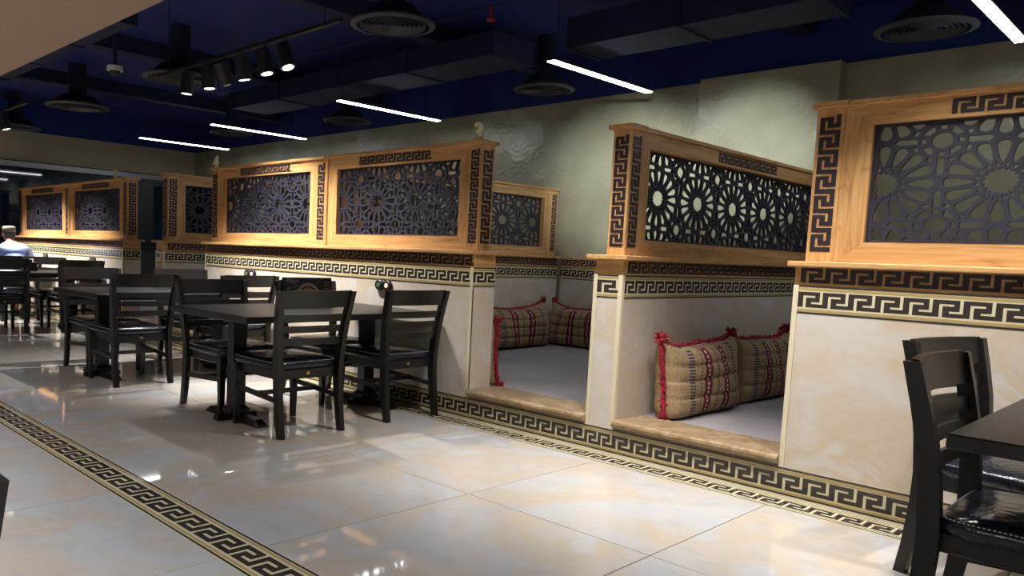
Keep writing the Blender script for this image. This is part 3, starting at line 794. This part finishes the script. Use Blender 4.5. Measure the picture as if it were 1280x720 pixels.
cushion(-3.16, -2.19, .256, .43, 'y+', 'striped cushion end with bright red fringe just inside the shaded booth', .45, 4)
cushion(-4.085, -3.70, 1.98, 3.10, 'x+', 'striped cushion along the partition in the shaded booth corner', .46, 5)
cushion(-3.97, -2.93, 3.17, 3.565, 'y-', 'striped cushion along the back wall in the shaded booth corner', .46, 6)

# ------------------------------------------------------------------ ceiling fittings
def line_light(x, y0, y1, label, z=2.95):
    r = thing('linear_light', label, 'ceiling light', (x, (y0+y1)/2, z), 'white linear lights')
    obj('housing', MB().cbox(x-.045, x+.045, y0, y1, z+.004, z+.026, .004), 'rubber', r)
    obj('diffuser', MB().box(x-.038, x+.038, y0+.006, y1-.006, z-.004, z+.0045), 'tube', r)
    for y in (y0+.08, y1-.25): obj('suspension_wire', MB().tube([(x, y, z+.026), (x, y, 3.6)], .004, 5), 'rubber', r)
for x, lab in ((-11.2, 'white linear light nearest the far corner of the back wall'), (-8.78, 'white linear light above the notice partition'),
               (-5.76, 'white linear light above the booth with gold number four'), (-2.68, 'white linear light above the shaded cushioned booth'), (.40, 'white linear light above the large rosette lattice screen')):
    line_light(x, 1.42, 3.07, lab)
def diffuser(x, y, R, label, z=3.02):
    r = thing('air_diffuser', label, 'air vent', (x, y, z), 'round ceiling air diffusers')
    def ring(r0, r1, za, zb):
        mb = MB(); n_ = 40
        for i in range(n_):
            a = 2*PI*i/n_
            mb.v += [(x+q*math.cos(a), y+q*math.sin(a), zz) for q, zz in ((r0, za), (r1, zb), (r1, zb+.012), (r0, za+.012))]
        for i in range(n_):
            for j in range(4):
                a = 4*i+j; b = 4*i+(j+1) % 4; c_ = 4*((i+1) % n_)+(j+1) % 4; d_ = 4*((i+1) % n_)+j; mb.f.append((a, b, c_, d_))
        return mb
    obj('rim', ring(R*.86, R, z, z+.012), 'grille', r, False)
    for k in range(7):
        r0 = R*(.06+.108*k); obj('cone_ring', ring(r0, r0+R*.062, z+.022, z+.002), 'grille', r)
    obj('neck', MB().cyl((x, y), R*.80, z+.05, z+.16, 32, R*.5), 'navy3', r); obj('flexible_duct', MB().cyl((x, y), R*.28, z+.16, 3.6, 20), 'navy3', r)
for x, y, R, lab in ((-3.197, .014, .345, 'round air diffuser in the aisle beside the red sprinkler'), (-.121, 2.644, .34, 'round air diffuser beside the pilaster and the large lattice screen'),
                  (-3.72, 2.66, .33, 'round air diffuser beside the linear light over the shaded booth'), (-7.25, 2.71, .34, 'round air diffuser near the wall over gold number four'),
                  (-9.85, 2.36, .35, 'round air diffuser near the far back corner'), (-9.565, -.184, .42, 'round air diffuser over the table with papers'),
                  (-6.606, -.139, .40, 'round air diffuser beside the track spotlights'), (-12.6, -.1, .4, 'round air diffuser closest to the dark window')):
    diffuser(x, y, R, lab)
def spot_can(x, y, z, tx, ty, tz, watts, label, light=True, size=84, blend=.85, col=(1, .95, .89)):
    r = thing('spotlight', label, 'spotlight', (x, y, z), 'black track spotlights')
    d_ = (Vector((tx, ty, tz))-Vector((x, y, z))).normalized(); c0 = Vector((x, y, z))
    obj('stem', MB().tube([(x, y, z), (x, y, 2.875)], .009, 6), 'rubber', r)
    obj('body', MB().tube([c0-d_*.09, c0-d_*.085, c0+d_*.11], [.03, .062, .066], 20), 'rubber', r)
    obj('lens', MB().tube([c0+d_*.1102, c0+d_*.112], .046, 20), 'lamp', r)
    if light:
        ld = bpy.data.lights.new('spot_beam', 'SPOT'); ld.energy = watts; ld.spot_size = math.radians(size); ld.spot_blend = blend; ld.color = col; ld.shadow_soft_size = .05
        lo = bpy.data.objects.new('spot_beam', ld); COL.objects.link(lo); lo.parent = r
        lo.location = tuple(d_*.125); lo.rotation_euler = d_.to_track_quat('-Z', 'Y').to_euler()
def track(x0, x1, y, label):
    r = thing('light_track', label, 'light track', (x0, y, 2.875), 'ceiling light tracks')
    obj('rail', MB().cbox(x0, x1, y-.018, y+.018, 2.875, 2.905, .003), 'rubber', r)
    n_ = max(2, int((x1-x0)/1.6)+1)
    for k in range(n_):
        x = x0+.2+(x1-x0-.4)*k/(n_-1); obj('hanger', MB().tube([(x, y, 2.905), (x, y, 3.6)], .005, 5), 'rubber', r)
track(-6.0, -3.0, -.66, 'ceiling track carrying the row of six spotlights')
track(-1.1, 2.9, -.66, 'ceiling track in front of the large lattice screen')
track(-12.8, -8.9, -1.04, 'ceiling track above the seated person')
VIS = [(-5.39, -5.6, -.75), (-4.98, -4.9, -.4), (-4.71, -4.9, .6), (-4.38, -4.36, -.1), (-4.03, -3.5, -.3), (-3.73, -2.7, -.4)]; WV = (1.4, 1.0, .6, .9, .8, .9)
ORD = ['first', 'second', 'third', 'fourth', 'fifth', 'sixth']
for k, (x, tx, ty) in enumerate(VIS):
    spot_can(x, -.66, 2.75, tx, ty, 0, SPOT_W*WV[k], 'black track spotlight, %s along the track counted from the dark window end' % ORD[k])
for k, (x, tx, ty) in enumerate([(-.95, -1.5, -.4), (-.5, -.6, -.5), (.1, .0, -.5), (.8, .8, -.2), (1.6, 1.6, -.3), (2.4, 2.5, -.3)]):
    spot_can(x, -.66, 2.75, tx, ty, 0, SPOT_W*.64, 'black track spotlight, %s along the track before the large lattice screen' % ORD[k])
for k, (x, tx, ty) in enumerate([(-12.2, -12, -.3), (-11.2, -11.2, -.3), (-9.86, -9.7, -.3)]):
    spot_can(x, -1.04, 2.75, tx, ty, 0, SPOT_W*2.6, 'black track spotlight, %s along the track above the seated person' % ORD[k])
# wall washers: narrow beams on the trowelled back wall
for k, (x, tx, tz) in enumerate([(-.75, -1.75, 2.2), (-.3, -3.2, 2.1), (1.2, 1.6, 2.1)]):
    spot_can(x, -.66, 2.75, tx, DB, tz, SPOT_W*(3.6, 6.0, 4.0)[k], 'black track spotlight turned to the back wall, %s of three' % ORD[k], size=24, blend=1.0, col=(.86, .94, 1))
# added fill lamps, unseen behind the viewer, built as recessed soffit downlights
for k, x in enumerate((-8.5, -5.5, -2.5, .5, 3.5)):
    r = thing('fill_lamp', 'added round fill lamp recessed in the beige soffit, out of view', 'ceiling light', (x, -4.9, 2.4), 'added soffit fill lamps')
    obj('rim', MB().cyl((x, -4.9), .11, 2.388, 2.3995, 28, .12), 'white', r)
    obj('lens', MB().cyl((x, -4.9), .085, 2.384, 2.3878, 28), 'down', r)
    ld = bpy.data.lights.new('fill_lamp_beam', 'SPOT'); ld.energy = FILL_W*3; ld.spot_size = math.radians(140); ld.spot_blend = 1; ld.color = (.96, .98, 1); ld.shadow_soft_size = .12
    lo = bpy.data.objects.new('fill_lamp_beam', ld); COL.objects.link(lo); lo.parent = r; lo.location = (0, 0, -.02)
# smoke detector dome
dm = thing('camera_dome', 'small white dome camera hanging under the navy ceiling', 'camera', (-6.97, -.72, 3.05))
obj('base', MB().cyl((-6.97, -.72), .085, 3.06, 3.11, 24), 'white', dm); obj('stem', MB().cyl((-6.97, -.72), .02, 3.11, 3.6, 10), 'navy2', dm)
obj('dome', MB().sweep([[(-6.97+r_*math.cos(2*PI*i/20), -.72+r_*math.sin(2*PI*i/20), z) for i in range(20)] for z, r_ in ((3.06, .06), (3.035, .055), (3.015, .04), (3.005, .015))]), 'rubber', dm)
# ducts, pipes, beams
def duct(x0, x1, y0, y1, z0, z1, label):
    r = thing('air_duct', label, 'duct', (x0, y0, z0), 'navy air ducts')
    obj('casing', MB().box(x0, x1, y0, y1, z0, z1), 'navy2', r)
    n_ = max(1, int((x1-x0)/1.1))
    for k in range(n_+1):
        x = x0+(x1-x0)*k/n_; obj('flange', MB().box(x-.012, x+.012, y0-.015, y1+.015, z0-.015, z1), 'navy2', r)
duct(-8.6, -3.55, 1.62, 2.22, 3.18, 3.41, 'navy rectangular duct over the booth with gold number four')
duct(-2.75, -.55, 1.75, 2.3, 3.14, 3.41, 'navy rectangular duct over the cushioned openings')
duct(-12.5, -5.2, -1.9, -1.25, 3.12, 3.41, 'navy rectangular duct beside the beige soffit')
pp = thing('sprinkler_pipe', 'thin sprinkler pipe with a red head under the navy ceiling', 'pipe', (-8, .55, 3.2))
obj('pipe', MB().tube([(-8.5, .55, 3.2), (1.5, .55, 3.2)], .013, 8), 'navy2', pp)
obj('sprinkler_head', MB().tube([(-2.62, .55, 3.2), (-2.62, .55, 3.12), (-2.62, .55, 3.10), (-2.62, .55, 3.085)], [.012, .012, .035, .035], 12), 'red', pp)
for k, (x, lab) in enumerate(((-10.3, 'navy cross beam over the table with papers'), (-7.6, 'navy cross beam over the notice partition'), (-4.4, 'navy cross beam over the spotlights'), (-1.4, 'navy cross beam over the narrow partition'), (1.6, 'navy cross beam over the large lattice screen'))):
    tag(obj('ceiling_beam', MB().box(x-.1, x+.1, -2.4, DB, 3.42, 3.6), 'navy2'), lab, 'beam')

# ------------------------------------------------------------------ seated person
def person():
    px_, py_ = -10.76, -.66
    r = thing('person', 'person in a pale blue shirt and patterned cap sitting bent over the far table', 'person', (px_, py_, 0))
    me = bpy.data.meshes.new('body')
    J = [((0, 0, .62), .125), ((-.03, 0, .74), .15), ((-.09, 0, .95), .165), ((-.14, 0, 1.06), .14), ((-.19, 0, 1.13), .065), ((-.23, 0, 1.20), .062),
         ((-.11, .20, 1.03), .075), ((-.15, .29, .86), .058), ((-.38, .20, .80), .045), ((-.50, .14, .80), .032),
         ((-.11, -.20, 1.03), .075), ((-.15, -.29, .86), .058), ((-.38, -.20, .80), .045), ((-.50, -.14, .80), .032),
         ((-.05, .10, .60), .088), ((-.44, .13, .57), .07), ((-.42, .13, .10), .052), ((-.56, .13, .05), .045),
         ((-.05, -.10, .60), .088), ((-.44, -.13, .57), .07), ((-.42, -.13, .10), .052), ((-.56, -.13, .05), .045)]
    E_ = [(0, 1), (1, 2), (2, 3), (3, 4), (4, 5), (3, 6), (6, 7), (7, 8), (8, 9), (3, 10), (10, 11), (11, 12), (12, 13), (0, 14), (14, 15), (15, 16), (16, 17), (0, 18), (18, 19), (19, 20), (20, 21)]
    me.from_pydata([j[0] for j in J], E_, []); tmp = bpy.data.objects.new('tmp', me); COL.objects.link(tmp)
    md = tmp.modifiers.new('skin', 'SKIN'); 
    for k, (p_, rr) in enumerate(J): me.skin_vertices[0].data[k].radius = (rr, rr*(1.15 if k in (0, 1, 2) else 1)); me.skin_vertices[0].data[k].use_root = (k == 0)
    tmp.modifiers.new('sub', 'SUBSURF').levels = 2
    bpy.context.view_layer.update(); dg = bpy.context.evaluated_depsgraph_get(); bm_ = bpy.data.meshes.new_from_object(tmp.evaluated_get(dg)); bpy.data.objects.remove(tmp)
    bm_.materials.clear()
    for k in ('shirt', 'trouser', 'skin', 'rubber'): bm_.materials.append(M[k])
    for f in bm_.polygons:
        c_ = f.center
        if c_.z > 1.135: i = 2
        elif c_.z < .09: i = 3
        elif c_.x < -.30 and c_.z > .70: i = 2
        elif c_.z < .30: i = 2
        elif c_.z < .66: i = 1
        else: i = 0
        f.material_index = i; f.use_smooth = True
    b = bpy.data.objects.new('body', bm_); COL.objects.link(b); b.parent = r
    # head with nose, ears, hair, cap; hands with fingers
    def ell(c_, s_, n1=18, n2=12, fn=None):
        rings = []
        for j in range(1, n2):
            th = PI*j/n2; ring = []
            for i in range(n1):
                a = 2*PI*i/n1; q = (c_[0]+s_[0]*math.sin(th)*math.cos(a), c_[1]+s_[1]*math.sin(th)*math.sin(a), c_[2]-s_[2]*math.cos(th)); ring.append(q)
            rings.append(ring)
        return MB().sweep(rings)
    def part(name, mb, mat, par=r):
        o = bpy.data.objects.new(name, mesh_of(name, mb, mat, (0, 0, 0), True)); COL.objects.link(o); o.parent = par; return o
    hc = Vector((-.275, 0, 1.255))
    hd = part('head', ell(hc, (.105, .082, .118)), 'skin')
    part('nose', ell(hc+Vector((-.108, 0, -.02)), (.022, .014, .022), 10, 8), 'skin', hd)
    for s in (1, -1):
        part('ear', ell(hc+Vector((.012, s*.083, -.005)), (.022, .010, .034), 10, 8), 'skin', hd)
        part('eye', ell(hc+Vector((-.095, s*.032, .012)), (.012, .014, .010), 10, 8), 'rubber', hd)
    part('mouth', ell(hc+Vector((-.098, 0, -.062)), (.012, .024, .007), 10, 8), 'redprint', hd)
    part('hair', ell(hc+Vector((.022, 0, .008)), (.098, .087, .098)), 'hair', hd)
    cp_ = MB().sweep([[(hc.x+.012+rx*math.cos(2*PI*i/24), rx*.86*math.sin(2*PI*i/24), hc.z+z) for i in range(24)] for z, rx in ((.035, .108), (.09, .106), (.118, .090), (.124, .05), (.125, .01))])
    part('cap', cp_, 'capc', hd)
    for s in (1, -1):
        c_ = Vector((-.545, s*.125, .79)); pm = part('hand', ell(c_, (.05, .036, .016), 12, 8), 'skin')
        for k in range(4):
            b0 = c_+Vector((-.035, (k-1.5)*.019, .004)); ln = (.062, .072, .068, .052)[k]
            part('finger', MB().tube([b0, b0+Vector((-ln*.5, 0, .004)), b0+Vector((-ln, 0, -.008))], [.0095, .009, .007], 8), 'skin', pm)
        b0 = c_+Vector((.01, -s*.03, .002)); part('thumb', MB().tube([b0, b0+Vector((-.02, -s*.022, .0)), b0+Vector((-.045, -s*.03, -.003))], [.011, .010, .008], 8), 'skin', pm)
    part('collar', MB().sweep([[(-.178+z*-.5+rx*math.cos(2*PI*i/20), rx*math.sin(2*PI*i/20), 1.105+z-.03*math.cos(2*PI*i/20)*-.5) for i in range(20)] for z, rx in ((-.02, .088), (.035, .078))]), 'shirt')
person()
